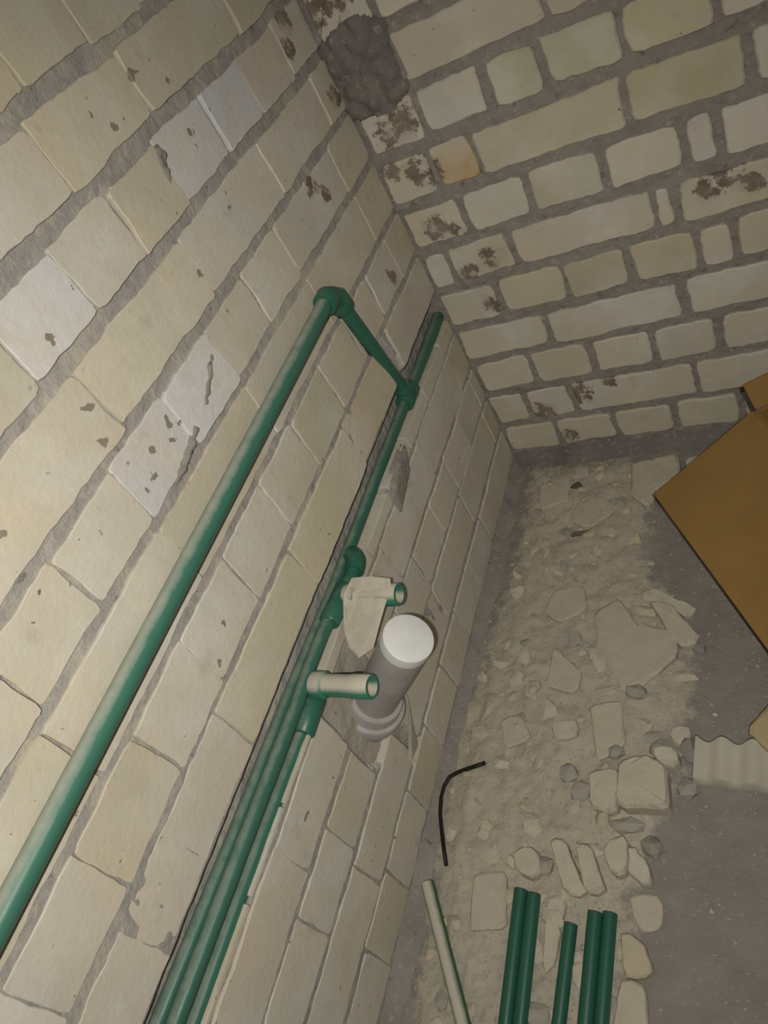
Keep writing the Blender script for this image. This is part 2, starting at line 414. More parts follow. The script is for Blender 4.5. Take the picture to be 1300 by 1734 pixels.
# lumps of mortar and cement stuck on the walls
def lump(name, to3, pts, hfun, mat, parent, label=None, res=.004):
    """low mound over a polygon (a,b) of a wall"""
    xs = [p[0] for p in pts]; ys = [p[1] for p in pts]
    a0, a1, b0, b1 = min(xs), max(xs), min(ys), max(ys)
    na = max(4, int((a1 - a0) / res)); nb = max(4, int((b1 - b0) / res))
    idx, vs, fs = {}, [], []
    for j in range(nb + 1):
        for i in range(na + 1):
            a = a0 + (a1 - a0) * i / na; b = b0 + (b1 - b0) * j / nb
            idx[i, j] = len(vs); vs.append(to3(a, b, hfun(a, b, inpoly((a, b), pts))))
    for j in range(nb):
        for i in range(na):
            if any(inpoly((a0 + (a1 - a0) * (i + u) / na, b0 + (b1 - b0) * (j + w) / nb), pts) for u, w in ((.5, .5), (0, 0), (1, 1), (0, 1), (1, 0))):
                fs.append((idx[i, j], idx[i + 1, j], idx[i + 1, j + 1], idx[i, j + 1]))
    used = sorted({k for f in fs for k in f}); mp = {k: n for n, k in enumerate(used)}
    me = mesh(name, [vs[k] for k in used], [tuple(mp[k] for k in f) for f in fs]); fixwind(me)
    o = link(name, me, mat, parent, True)
    if label: o['label'] = label
    return o
def pdist(a, b, pts):
    best = 9
    for i in range(len(pts)):
        p, q = Vector(pts[i]), Vector(pts[(i + 1) % len(pts)]); x = Vector((a, b)); d = q - p
        t = max(0, min(1, (x - p).dot(d) / d.length_squared)); best = min(best, (x - p - d * t).length)
    return best
BLOB = [(-.004, .536), (.02, .546), (.045, .549), (.067, .535), (.060, .512), (.0625, .478), (.045, .466), (.022, .466), (-.004, .47)]
lump('mortar_lump', toB, BLOB, lambda a, b, i: (.0015 + min(.004, pdist(a, b, BLOB) * .3) + .006 * noise.noise(Vector((a * 90, b * 90, 3)))) if i else -.004, CEMENT, wall_back, 'dark grey cement plugged into the corner in place of a brick', .0025)
lump('cement_patch', toL, PATCH, lambda a, b, i: -.0075 + .0025 * noise.noise(Vector((a * 50, b * 50, 3))) + .001 * noise.noise(Vector((a * 140, b * 140, 3))), CEMENT_L, wall_left, 'pale cement packed round the drain stub')
DAB = [(-.265, .205), (-.215, .214), (-.20, .236), (-.232, .240), (-.262, .232)]
lump('mortar_dab', toL, DAB, lambda a, b, i: (.001 + min(.003, pdist(a, b, DAB) * .6) + .001 * noise.noise(Vector((a * 90, b * 90, 3)))) if i else -.003, MORTAR_B, wall_left, 'grey mortar dab below the chase', .0025)
SMEAR = [(-.3425, .4668), (-.3365, .4622), (-.347, .4562), (-.357, .4502), (-.370, .4450), (-.3765, .4475), (-.366, .4535), (-.356, .4585), (-.350, .4625)]
def thin(poly): return lambda a, b, i: (min(.0016, pdist(a, b, poly) * .7) + .0024 * noise.noise(Vector((a * 190, b * 190, 3)))) if i else -.002
lump('mortar_smear', toL, SMEAR, thin(SMEAR), MORTAR_B, wall_left, 'grey streak of mortar on a whitish brick', .0013)
SMEAR2 = [(-.391, .4475), (-.388, .4420), (-.398, .4380), (-.413, .4345), (-.430, .4330), (-.432, .4365), (-.418, .4400), (-.405, .4425)]
lump('mortar_smear', toL, SMEAR2, thin(SMEAR2), MORTAR_B, wall_left, None, .0015)
WEDGE = [(-.262, .5775), (-.2605, .570), (-.267, .560), (-.2745, .5515), (-.2765, .5545), (-.274, .564), (-.2715, .573), (-.268, .5775)]
lump('mortar_wedge', toL, WEDGE, thin(WEDGE), MORTAR_B, wall_left, 'dark grey wedge of mortar between two bricks', .0013)

# foot of the walls: a rough grey bed of mortar
def bed(name, to3, a0, a1, seedz, mat, hmax, w):
    n = int((a1 - a0) / .006); vs, fs = [], []; prof = 6
    for i in range(n + 1):
        a = a0 + (a1 - a0) * i / n
        h = hmax * (1 + .45 * noise.noise(Vector((a * 35, seedz, 0)))); ww = w * (1 + .5 * noise.noise(Vector((a * 28, seedz, 5))))
        for k in range(prof + 1):
            t = k / prof
            vs.append(to3(a, h * (1 - t) ** 1.4 + .0012 * noise.noise(Vector((a * 120, t * 9, seedz))) - .001, -.002 + (ww + .002) * t))
    for i in range(n):
        for k in range(prof):
            q = i * (prof + 1) + k; fs.append((q, q + 1, q + prof + 2, q + prof + 1))
    me = mesh(name, vs, fs); fixwind(me); o = link(name, me, mat, None, True); o['kind'] = 'structure'; return o
bed('trim_1', toL, -.92, 0, 2.2, MORTAR_B, .012, .020)
bed('trim_2', toB, 0, .62, 7.7, CEMENT, .015, .022)

# ------------------------------------------------------------------ floor
DUST = [(.03, -.02), (.15, -.02), (.175, -.10), (.178, -.186), (.215, -.26), (.2285, -.3252), (.218, -.42), (.2003, -.4688), (.188, -.535), (.195, -.61), (.19, -.75),
        (.03, -.75), (.024, -.60), (.012, -.50), (.010, -.36), (.022, -.28), (.03, -.18)]
def dust_at(x, y):
    d = pdist(x, y, DUST); s = d if inpoly((x, y), DUST) else -d
    return max(0, min(1, .5 + s / .05))
def floor_h(x, y):
    d = dust_at(x, y)
    h = .0085 * d * d + .003 * d * noise.noise(Vector((x * 30, y * 30, 2))) + .0025 * d * noise.noise(Vector((x * 75, y * 75, 2)))
    return h + .0008 * noise.noise(Vector((x * 60, y * 60, 9))) + (.0003 + .0013 * d) * noise.noise(Vector((x * 170, y * 170, 4)))
def build_floor():
    x0, x1, y0, y1, st = -.10, .62, -1.15, .10, .0034
    nx, ny = int((x1 - x0) / st), int((y1 - y0) / st)
    vs, fs, dv = [], [], []
    for j in range(ny + 1):
        for i in range(nx + 1):
            x = x0 + (x1 - x0) * i / nx; y = y0 + (y1 - y0) * j / ny
            vs.append(V(x, y, floor_h(x, y))); dv.append(dust_at(x, y))
    for j in range(ny):
        for i in range(nx):
            k = j * (nx + 1) + i; fs.append((k, k + 1, k + nx + 2, k + nx + 1))
    n = len(vs)
    vs += [V(x0, y0, -.06), V(x1, y0, -.06), V(x1, y1, -.06), V(x0, y1, -.06)]
    fs.append((n, n + 3, n + 2, n + 1))
    me = mesh('floor', vs, fs)
    at = me.attributes.new('dust', 'FLOAT', 'POINT'); at.data.foreach_set('value', dv + [0] * 4)
    o = link('floor', me, FLOOR, None, True); o['kind'] = 'structure'
build_floor()

# ------------------------------------------------------------------ plumbing
def P(x, y, z): return V(x, y, z)
def part(name, geo, mat, root, smooth=True, label=None):
    me = mesh(name, *geo); fixwind(me)
    o = link(name, me, mat, None, smooth); adopt(o, root)
    if smooth:
        try: me.set_sharp_from_angle(angle=math.radians(40))
        except Exception: pass
    if label: o['label'] = label
    return o
R1, R2, RF = .0070 * S, .0057 * S, .0098 * S
def between(a, b, n=2): return [a.lerp(b, i / (n - 1)) for i in range(n)]
def collar(a, b, r0, r1=None):
    """short sleeve with small rounded rims"""
    d = (b - a); L = d.length; d.normalize(); e = min(.0022, L * .2)
    return tube([a, a + d * e, b - d * e, b], [r0 - e * .6, r0, r1 or r0, (r1 or r0) - e * .6], 24)
# A: surface pipe - elbow - riser - tee - chase pipe
e0 = P(.0105, -.1905, .4075)              # elbow corner
tee = P(-.0085, -.1385, .247)
A = [P(-.0160, -.86, .2490), P(-.0160, -.694, .2470), P(-.0158, -.639, .2458), P(-.0155, -.587, .2443), P(-.0155, -.488, .2435), P(-.0150, -.38, .2402), P(-.0120, -.30, .2435), P(-.0095, -.245, .2470), tee, P(-.010, -.03, .2445), P(-.012, .004, .243)]
root = empty('water_pipe_run', tee, 'long green plastic pipe clipped across the wall, its elbow, riser, tee and buried branch', 'pipe')
far = P(.0085, -.86, .4015)
ru = (tee - e0).normalized(); pu = (far - e0).normalized()
part('surface_pipe', tube([far, e0 + pu * .02], R1, 28), PPR, root)
g = ([], [])
add(g, tube(arc(e0 + pu * .030, e0, e0 + ru * .034, 10), RF * 1.0, 24)); add(g, collar(e0 + pu * .036, e0 + pu * .012, RF * 1.06)); add(g, collar(e0 + ru * .012, e0 + ru * .040, RF * 1.06))
part('elbow', g, PPR_FIT, root)
part('riser', tube([e0 + ru * .03, tee - ru * .02], R1 * .98, 28), PPR_FIT, root)
g = ([], [])
td = (A[9] - A[7]).normalized()
add(g, collar(tee - td * .026, tee + td * .026, RF * .98)); add(g, collar(tee, tee - ru * .036, RF * .98))
tee_o = part('tee', g, PPR_FIT, root)
part('buried_pipe', tube(A, [R2] * 9 + [R2 * 1.22] * 2, 24), PPR_WALL, root)
# B: second buried pipe with the rear threaded outlet
Y1, Y2, ZO = -.466, -.384, .2400
def outlet(root, x0, y, z, length, name='outlet'):
    a = P(x0, y, z); b = P(length, y, z); rr = .0088 * S
    seg = 26; prof = [(0, rr * 1.02), (.006, rr * 1.22), (.016, rr * 1.22), (.019, rr * 1.0), (.085 * S / S * .6, rr * .98)]
    L = (b - a).length
    xs = [(0, rr * 1.15), (.004, rr * 1.22), (.019, rr * 1.22), (.022, rr), (L - .034, rr), (L - .031, rr * 1.06), (L - .001, rr * 1.06), (L, rr * 1.02), (L, rr * .80), (L - .028, rr * .74)]
    vs, fs = tube([a + Vector((t, 0, 0)) for t, _ in xs], [r for _, r in xs], seg, cap=False)
    # tube() frames use neighbours; rebuild rings straight along +x
    vs = []
    for t, r in xs:
        for k in range(seg):
            an = 2 * math.pi * k / seg; vs.append(a + Vector((t, math.cos(an) * r, math.sin(an) * r)))
    fs.append(tuple(range((len(xs) - 1) * seg, len(xs) * seg)))
    o = part(name, (vs, fs), PPR_DUSTY, root)
    # thread rings inside the mouth
    g = ([], [])
    for q in range(5):
        t = L - .003 - q * .0042; ring = []
        for (dt, r) in ((-.001, rr * .785), (0, rr * .74), (.001, rr * .785)):
            ring.append((dt, r))
        vv, ff = [], []
        for dt, r in ring:
            for k in range(seg):
                an = 2 * math.pi * k / seg; vv.append(a + Vector((t + dt, math.cos(an) * r, math.sin(an) * r)))
        for i in range(2):
            for k in range(seg):
                p = i * seg + k; n = i * seg + (k + 1) % seg; ff.append((p, n, n + seg, p + seg))
        add(g, (vv, ff))
    me = mesh('thread', *g); th = link('thread', me, PPR_DUSTY); th.parent = o
    return o
B = [P(-.0045, -.86, .2485), P(-.0045, -.694, .2462), P(-.0045, -.637, .2458), P(-.0045, -.585, .2456), P(-.0048, -.485, .2440), P(-.0052, -.453, .2450), P(-.0048, -.425, .2450), P(-.0045, -.400, .2425), P(-.004, Y2, .2405)]
root = empty('hot_water_branch', P(-.009, Y2, ZO), 'middle green pipe in the wall slot, ending at the dusty outlet nearer the corner', 'pipe')
part('buried_pipe', tube(B, R2, 24), PPR_WALL, root)
g = ([], [])
c2 = P(-.004, Y2, ZO)
add(g, collar(P(-.0045, Y2 - .028, .2430), P(-.003, Y2 + .010, ZO), RF * .90)); add(g, tube([P(-.003, Y2 + .006, ZO), P(-.001, -.356, .2405)], R2 * 1.1, 20))
add(g, tube(arc(P(-.001, -.358, .2405), P(.000, -.343, .241), P(-.010, -.341, .241), 6), RF * .92, 22))
add(g, tube(between(P(-.004, Y2, ZO), P(.006, Y2, ZO)), RF * .92, 22))
part('elbow', g, PPR_FIT, root)
outlet(root, .002, Y2, ZO, .052)
# C: third buried pipe with the front threaded outlet
Cp = [P(-.0085, -.86, .2265), P(-.0085, -.694, .2255), P(-.0085, -.632, .2256), P(-.0085, -.578, .2250), P(-.0080, -.51, .2235), P(-.005, -.476, .2245)]
root = empty('cold_water_branch', P(-.004, Y1, ZO), 'lowest green pipe in the wall slot, ending at the dusty outlet before the grey drain', 'pipe')
part('buried_pipe', tube(Cp, R2, 24), PPR_WALL, root)
g = ([], [])
add(g, collar(P(-.0052, Y1 - .034, .2250), P(-.004, Y1 - .004, .2275), RF * .95)); add(g, tube(arc(P(-.004, Y1 - .008, .2275), P(-.003, Y1 + .002, .2290), P(-.001, Y1, .2370), 6), RF * .9, 22)); add(g, tube(between(P(-.002, Y1, .2395), P(.006, Y1, .2395)), RF * .95, 22))
part('elbow', g, PPR_FIT, root)
outlet(root, .001, Y1, .2395, .0535)

# flake of plaster lying against the rear outlet
def slab(pts3, thick_dir, mat, name, jit=.0, parent=None):
    n = len(pts3); c = sum(pts3, Vector()) / n
    top = [p.copy() for p in pts3]; mid = [c + (p - c) * 1.04 - thick_dir * .25 for p in pts3]; bot = [c + (p - c) * .97 - thick_dir for p in pts3]
    vs = top + mid + bot; fs = [tuple(range(n)), tuple(reversed(range(2 * n, 3 * n)))]
    for i in range(n):
        j = (i + 1) % n
        fs.append((i, j, n + j, n + i)); fs.append((n + i, n + j, 2 * n + j, 2 * n + i))
    me = mesh(name, vs, fs); fixwind(me); return link(name, me, mat, parent)
fl = [P(.007, -.390, .2515), P(.011, -.3755, .2535), P(.030, -.3755, .2545), P(.047, -.3775, .2530), P(.048, -.3835, .2500), P(.043, -.396, .2430), P(.038, -.410, .2350), P(.034, -.424, .2280), P(.022, -.431, .2250), P(.012, -.424, .2290), P(.006, -.412, .2350)]
o = slab(fl, Vector((.1, .35, .93)).normalized() * .006, FLAKE, 'plaster_flake')
thing(o, 'flat beige flake of plaster propped over the rear green outlet', 'flake')

# ------------------------------------------------------------------ grey drain with its white cap
def drain():
    p0 = P(-.020, -.435, .130); p1 = P(.079, -.4305, .250); ax = (p1 - p0).normalized(); L = (p1 - p0).length
    root = empty('drain_pipe', p0, 'grey plastic drain pipe rising out of the wall at a slant under a white cap', 'pipe')
    r = .0192 * S
    part('pipe', tube([p0, p0 + ax * (L - .012)], r, 36), PVC, root)
    g = ([], [])
    prof = [(-.020, 1.30), (.022, 1.46), (.024, 1.52), (.046, 1.52), (.049, 1.46), (.050, 1.30), (.052, 1.27), (.070, 1.25), (.073, 1.20), (.0735, 1.02)]
    add(g, tube([p0 + ax * t for t, _ in prof], [r * k for _, k in prof], 40))
    part('socket', g, PVC, root)
    g = ([], [])
    add(g, tube([p0 + ax * (L - .020), p0 + ax * (L - .004), p0 + ax * (L - .001), p0 + ax * L], [r * 1.03, r * 1.03, r * 1.01, r * .96], 40))
    part('cap', g, CAPM, root, label='white dusty cap')
    return p0, ax, r
DP = drain()
# broken box of the wall hole beside the drain
o = slab([P(.006, -.452, .078), P(.010, -.425, .105), P(.008, -.409, .118), P(.004, -.436, .070)], Vector((1, .1, .3)).normalized() * .007, CEMENT_L, 'mortar_shard')
thing(o, 'thin grey mortar shard wedged beside the foot of the drain', 'shard')

# ------------------------------------------------------------------ cardboard box, flap folded out
def box():
    w, th, ph = 0.11355197, 0.39710803, -1.07235896
    B0 = P(.30115602, -.12992816, .15); d = Vector((math.cos(ph), math.sin(ph), 0)); n = Vector((-d.y, d.x, 0)); up = Vector((0, 0, 1))
    W, Lb, H, T = .155 * S, .34 * S, B0.z, .005
    root = empty('cardboard_box', Vector((B0.x, B0.y, 0)) + d * Lb / 2 + n * W / 2, 'open brown cardboard box at the right, its wide flap folded out', 'box')
    def panel(name, o, u, v, nn, mat, label=None):
        vs = [o, o + u, o + u + v, o + v]; vs += [p + nn * T for p in vs]
        fs = [(3, 2, 1, 0), (4, 5, 6, 7), (0, 1, 5, 4), (1, 2, 6, 5), (2, 3, 7, 6), (3, 0, 4, 7)]
        me = mesh(name, vs, fs); fixwind(me); oo = link(name, me, mat); adopt(oo, root)
        if label: oo['label'] = label
        md = oo.modifiers.new('b', 'BEVEL'); md.width = .0015; md.segments = 2
        return oo
    F = Vector((B0.x, B0.y, floor_h(.3, -.13) * S + .004))
    hz = up * (H - F.z)
    panel('side', F, d * Lb, hz, n, CARD); panel('side', F + n * (W - T), d * Lb, hz, n, CARD)
    panel('side', F + n * T, n * (W - 2 * T), hz, d, CARD); panel('side', F + n * T + d * (Lb - T), n * (W - 2 * T), hz, d, CARD)
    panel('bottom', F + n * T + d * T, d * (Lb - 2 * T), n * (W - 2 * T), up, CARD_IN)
    fd = -n * math.cos(th) - up * math.sin(th)
    panel('flap', B0, d * Lb, fd * w * S, fd.cross(d).normalized() * (1 if fd.cross(d).z > 0 else -1) * .8, CARD, 'wide flap folded outward')
    bd = -d * math.cos(1.0) - up * math.sin(-1.0)
    panel('flap', B0 + n * T, n * (W - 2 * T), (-d * .45 + up * .5).normalized() * .045, -d, CARD)
    panel('flap', B0 + d * Lb, n * W, (d * .8 - up * .55).normalized() * .16, n.cross(d), CARD)
box()

# ------------------------------------------------------------------ things on the floor
def fz(x, y): return floor_h(x, y) * S
def offcut(name, a, b, r, mat, label, group=None, hollow=True):
    """a, b = end points (survey x,y) resting on the floor at height h"""
    (xa, ya, ha), (xb, yb, hb) = a, b
    p = Vector((xa * S, ya * S, fz(xa, ya) + r + ha)); q = Vector((xb * S, yb * S, fz(xb, yb) + r + hb))
    d = (q - p).normalized()
    path = [p + d * .02, p, p, q, q, q - d * .02]; rr = [r * .7, r * .72, r, r, r * .72, r * .7]
    u = d.orthogonal().normalized(); w = d.cross(u); seg = 24; vs, fs = [], []
    for c, ra in zip(path, rr):
        for k in range(seg):
            an = 2 * math.pi * k / seg; vs.append(c + (u * math.cos(an) + w * math.sin(an)) * ra)
    for i in range(5):
        for k in range(seg):
            A0 = i * seg + k; B0 = i * seg + (k + 1) % seg; fs.append((A0, B0, B0 + seg, A0 + seg))
    fs.append(tuple(range(seg))); fs.append(tuple(range(5 * seg, 6 * seg)))
    me = mesh(name, vs, fs); fixwind(me); o = link(name, me, mat, None, True)
    me.set_sharp_from_angle(angle=math.radians(40))
    return thing(o, label, 'pipe', group)
RO = .0058 * S
gp = 'green pipe offcuts on the floor'
offcut('pipe_offcut', (.1035, -.5300, .005), (.1105, -.74, .0), RO, PPR_FLOOR, 'dark green pipe offcut, left one of the pair nearer the wall', gp)
offcut('pipe_offcut', (.1150, -.5315, .004), (.1220, -.74, .0), RO, PPR_FLOOR, 'dark green pipe offcut, right one of the pair nearer the wall', gp)
offcut('pipe_offcut', (.1475, -.5480, .000), (.1455, -.74, .0), RO * .95, PPR_FLOOR, 'darkest and shortest green offcut, left of the group of three', gp)
offcut('pipe_offcut', (.1664, -.5370, .006), (.1668, -.74, .0), RO, PPR_FLOOR, 'green pipe offcut in the middle of the group of three', gp)
offcut('pipe_offcut', (.1765, -.5345, .004), (.1775, -.74, .0), RO, PPR_FLOOR, 'green pipe offcut farthest right, over the bare concrete', gp)
offcut('pipe_offcut', (.0150, -.5375, .006), (.0960, -.668, .006), RO * 1.05, PPR_PALE, 'dusty pale green pipe offcut lying aslant by the wall foot', gp)
# black cable
wp = [(.0475, -.4225, .004), (.0385, -.4265, .006), (.0295, -.4285, .008), (.019, -.4315, .010), (.0105, -.4370, .012), (.006, -.446, .012), (.0055, -.4565, .010), (.0085, -.473, .007), (.0135, -.487, .005), (.0195, -.5015, .004), (.0275, -.5185, .003)]
o = link('cable', mesh('cable', *tube([Vector((x * S, y * S, fz(x, y) + .0045 + h * .35)) for x, y, h in wp], .0036, 12)), WIREM, None, True)
thing(o, 'short bent piece of black cable on the dust by the wall', 'cable')

def flat_chunk(name, poly, h, mat, label, tint=(.47, .42, .335), group=None, tilt=(0, 0), lift=0, cat='rubble'):
    """angular broken piece over a floor polygon (survey units), h metres thick"""
    pts = round_poly(poly, .0011, .0006, 3); n = len(pts)
    cx = sum(p.x for p in pts) / n; cy = sum(p.y for p in pts) / n
    base = fz(cx, cy) - .003 + lift
    vs = []
    def zt(p): return (p.x - cx) * S * tilt[0] + (p.y - cy) * S * tilt[1]
    for p in pts: vs.append(Vector((p.x * S, p.y * S, base + min(0, zt(p)) * .5)))
    for p in pts: vs.append(Vector((p.x * S, p.y * S, base + h * rnd.uniform(.72, .86) + zt(p))))
    for p in pts:
        q = Vector((cx, cy)) + (p - Vector((cx, cy))) * rnd.uniform(.885, .925)
        vs.append(Vector((q.x * S, q.y * S, base + h * rnd.uniform(.96, 1.05) + zt(p))))
    fs = []
    for i in range(n):
        j = (i + 1) % n
        fs.append((i, j, n + j, n + i)); fs.append((n + i, n + j, 2 * n + j, 2 * n + i))
    fs.append(tuple(range(2 * n, 3 * n))); fs.append(tuple(reversed(range(n))))
    me = mesh(name, vs, fs); fixwind(me); o = link(name, me, mat); o.color = (*tint, 1)
    return thing(o, label, cat, group)
def rock(name, x, y, sx, sy, sz, rz, seed, mat, label, tint, group=None, lift=0, cat='rubble', sub=1):
    bm = bmesh.new(); bmesh.ops.create_icosphere(bm, subdivisions=sub, radius=1)
    r = random.Random(seed)
    pl = [(Vector((r.uniform(-1, 1), r.uniform(-1, 1), r.uniform(-.6, 1))).normalized(), r.uniform(.55, .85)) for _ in range(7)]
    for v in bm.verts:
        for nn, dd in pl:
            e = v.co.dot(nn) - dd
            if e > 0: v.co -= nn * e
        v.co *= r.uniform(.93, 1.07)
        v.co = Vector((v.co.x * sx, v.co.y * sy, v.co.z * sz)) * S
    me = bpy.data.meshes.new(name); bm.to_mesh(me); bm.free()
    o = link(name, me, mat); o.location = (x * S, y * S, fz(x, y) + sz * S * .45 + lift); o.rotation_euler = (r.uniform(-.15, .15), r.uniform(-.15, .15), rz)
    o.color = (*tint, 1)
    return thing(o, label, cat, group)
BE, PK, YE, WH, GR, GD = (.47, .42, .33), (.46, .40, .325), (.455, .395, .275), (.50, .46, .375), (.31, .285, .245), (.22, .205, .185)
flat_chunk('brick_slab', [(.1339, -.2503), (.1548, -.2324), (.1781, -.2654), (.2121, -.2725), (.2174, -.2956), (.1933, -.3278), (.1726, -.3409), (.1412, -.2963)], .016, CHIP, 'largest flat slab of broken brick on the rubble, pinkish, amid the floor', PK)
flat_chunk('brick_shard', [(.1788, -.2244), (.1868, -.221), (.2162, -.2367), (.2319, -.2469), (.2278, -.2558), (.2054, -.2448), (.1819, -.2355)], .014, CHIP, 'long tapering pale shard pointing at the cardboard flap', WH, lift=.004)
flat_chunk('brick_shard', [(.1879, -.2386), (.2052, -.2413), (.2364, -.2793), (.2262, -.291), (.2154, -.2858)], .017, CHIP, 'long beige shard along the far edge of the largest slab', BE, lift=.004)
flat_chunk('brick_chunk', [(.1745, -.4161), (.1931, -.4063), (.2132, -.4125), (.2181, -.4477), (.1913, -.4523), (.1764, -.45)], .034, CHIP, 'thick beige brick chunk left of the ribbed slab', BE)
flat_chunk('brick_chunk', [(.1493, -.4255), (.1737, -.4189), (.1768, -.455), (.1556, -.455)], .026, CHIP, 'squarish beige chunk touching the thick chunk on its wall side', BE)
flat_chunk('brick_shard', [(.1218, -.4872), (.1317, -.4833), (.1534, -.516), (.158, -.5221), (.1439, -.5267)], .020, CHIP, 'left of two parallel brick shards above the green offcuts', BE)
flat_chunk('brick_shard', [(.1442, -.489), (.1548, -.4851), (.1718, -.5176), (.1591, -.5233)], .020, CHIP, 'right of two parallel brick shards above the green offcuts', BE)
flat_chunk('brick_shard', [(.1867, -.4817), (.196, -.4865), (.2063, -.5032), (.2053, -.5091), (.1873, -.5016)], .024, CHIP, 'triangular pale shard at the edge of the bare concrete', WH, tilt=(.25, .2))
flat_chunk('brick_chunk', [(.1687, -.4856), (.1833, -.474), (.1879, -.4969), (.1812, -.5071), (.1708, -.4971)], .022, CHIP, 'beige chunk between the parallel shards and the triangular shard', BE)
flat_chunk('brick_chunk', [(.0919, -.5013), (.1069, -.4942), (.1176, -.505), (.1158, -.5173), (.1001, -.5173)], .022, CHIP, 'rounded beige chunk just beyond the ends of the left pipe pair', BE)
flat_chunk('brick_slab', [(.0575, -.5239), (.0837, -.5164), (.0942, -.5579), (.0642, -.5669)], .012, CHIP, 'rectangular beige slab between the pale offcut and the left pipe pair', PK)
flat_chunk('brick_slab', [(.1264, -.5298), (.1388, -.5292), (.1376, -.55), (.1372, -.5779), (.1312, -.5852), (.1256, -.5347)], .012, CHIP, 'beige slab showing between the two groups of green offcuts', BE)
flat_chunk('brick_chunk', [(.1541, -.0406), (.2052, -.0299), (.2108, -.0592), (.1852, -.0875), (.1799, -.1073), (.1592, -.0904)], .024, CHIP, 'pale broken brick at the foot of the back wall beside the cardboard flap', BE)
flat_chunk('brick_chunk', [(.2151, -.0407), (.236, -.0387), (.223, -.0619)], .020, CHIP, 'small pale brick corner half under the cardboard flap', WH)
flat_chunk('brick_chunk', [(.1845, -.5458), (.198, -.5475), (.21, -.5672), (.1913, -.5749)], .016, CHIP, 'yellowish chunk beside the farthest right green offcut', YE)
flat_chunk('brick_chunk', [(.1872, -.5777), (.2022, -.5766), (.21, -.6107), (.1854, -.6162)], .014, CHIP, 'beige chunk at the bottom edge right of the green offcuts', BE)
flat_chunk('brick_slab', [(.1876, -.5183), (.2092, -.5129), (.2145, -.5321), (.1997, -.541)], .010, CHIP, 'thin pinkish flake above the yellowish chunk', PK)
flat_chunk('brick_chunk', [(.1089, -.378), (.1302, -.3736), (.1331, -.3884), (.1141, -.3945)], .016, CHIP, 'square beige chunk in the middle of the rubble', WH)
flat_chunk('brick_slab', [(.0956, -.2932), (.1278, -.32), (.1247, -.3428), (.0971, -.3374)], .010, CHIP, 'beige slab on the wall side of the largest slab', BE)
flat_chunk('brick_chunk', [(.1408, -.3578), (.1679, -.3503), (.1766, -.391), (.1546, -.4096)], .014, CHIP, 'flat beige chunk between the largest slab and the thick chunk', BE)
flat_chunk('brick_slab', [(.0545, -.3783), (.0718, -.3709), (.0874, -.3916), (.0658, -.4053)], .009, CHIP, 'dusty slab just beyond the end of the black cable', BE)
flat_chunk('brick_slab', [(.085, -.225), (.115, -.215), (.125, -.245), (.10, -.262), (.082, -.25)], .010, CHIP, 'flat pinkish flake half buried on the far side of the largest slab', PK)
flat_chunk('brick_slab', [(.095, -.095), (.125, -.085), (.14, -.11), (.115, -.132), (.093, -.122)], .007, CHIP, 'flat pinkish flake beside the little stick', PK)
flat_chunk('brick_slab', [(.045, -.06), (.078, -.048), (.085, -.085), (.052, -.098)], .008, CHIP, 'flat beige flake in the corner of the room', BE)
rock('cement_lump', .2312, -.3915, .0098, .0125, .010, .2, 3, CHIP, 'dark grey rounded lump against the left end of the ribbed slab', GD, sub=2)
rock('cement_lump', .2115, -.3955, .0155, .0115, .008, .1, 5, CHIP, 'grey lump behind the thick chunk, left of the darker lump', GR, sub=2)
flat_chunk('brick_shard', [(.202, -.398), (.218, -.395), (.2245, -.407), (.219, -.413), (.206, -.408)], .030, CHIP, 'curved pale flake leaning on top of the grey lump', WH)
rock('cement_lump', .1829, -.3419, .0125, .0085, .007, .1, 8, CHIP, 'grey flattish lump at the near edge of the largest slab', GR)
rock('cement_lump', .1688, -.4003, .0105, .008, .007, .4, 9, CHIP, 'grey lump beyond the squarish chunk', GR)
rock('cement_lump', .2285, -.4245, .0125, .011, .009, .5, 12, CHIP, 'round pinkish-grey lump in front of the ribbed slab', (.31, .28, .25))
flat_chunk('brick_chunk', [(.215, -.374), (.2305, -.372), (.2285, -.3875), (.217, -.387)], .018, CHIP, 'small square pale chunk beyond the ribbed slab', BE)
rock('cement_lump', .2335, -.2872, .0080, .0095, .006, .6, 14, CHIP, 'small dark grey lump at the tip of the far shard', GD)
rock('cement_lump', .121, -.5059, .0100, .0110, .007, .6, 15, CHIP, 'grey lump just left of the parallel shards', GR)
rock('cement_lump', .1820, -.4639, .0200, .0075, .006, .12, 16, CHIP, 'wide grey lump under the near edge of the thick chunk', GR)
rock('cement_lump', .2037, -.4762, .0105, .0120, .007, .6, 17, CHIP, 'grey-green lump beyond the triangular shard', (.24, .235, .20))
rock('cement_lump', .1405, -.4405, .0130, .0105, .006, .6, 18, CHIP, 'grey lump on the wall side of the squarish chunk', GR)
rock('cement_lump', .1280, -.4250, .0110, .0125, .006, 1.1, 19, CHIP, 'grey lump in the dust beyond the left pipe pair', GR)
rock('stone', .092, -.0664, .0076, .0048, .0050, .05, 21, DARKSTONE, 'small dark brown stone in the corner of the room', (.2, .2, .2), cat='stone', sub=2)
st = [(.0945, -.1425), (.1175, -.1375), (.1178, -.1395), (.0948, -.1448)]
flat_chunk('stick', st, .006, plain('old_stick', (.16, .145, .10)), 'thin dark stick lying on the dust near the corner', cat='stick', lift=.003)
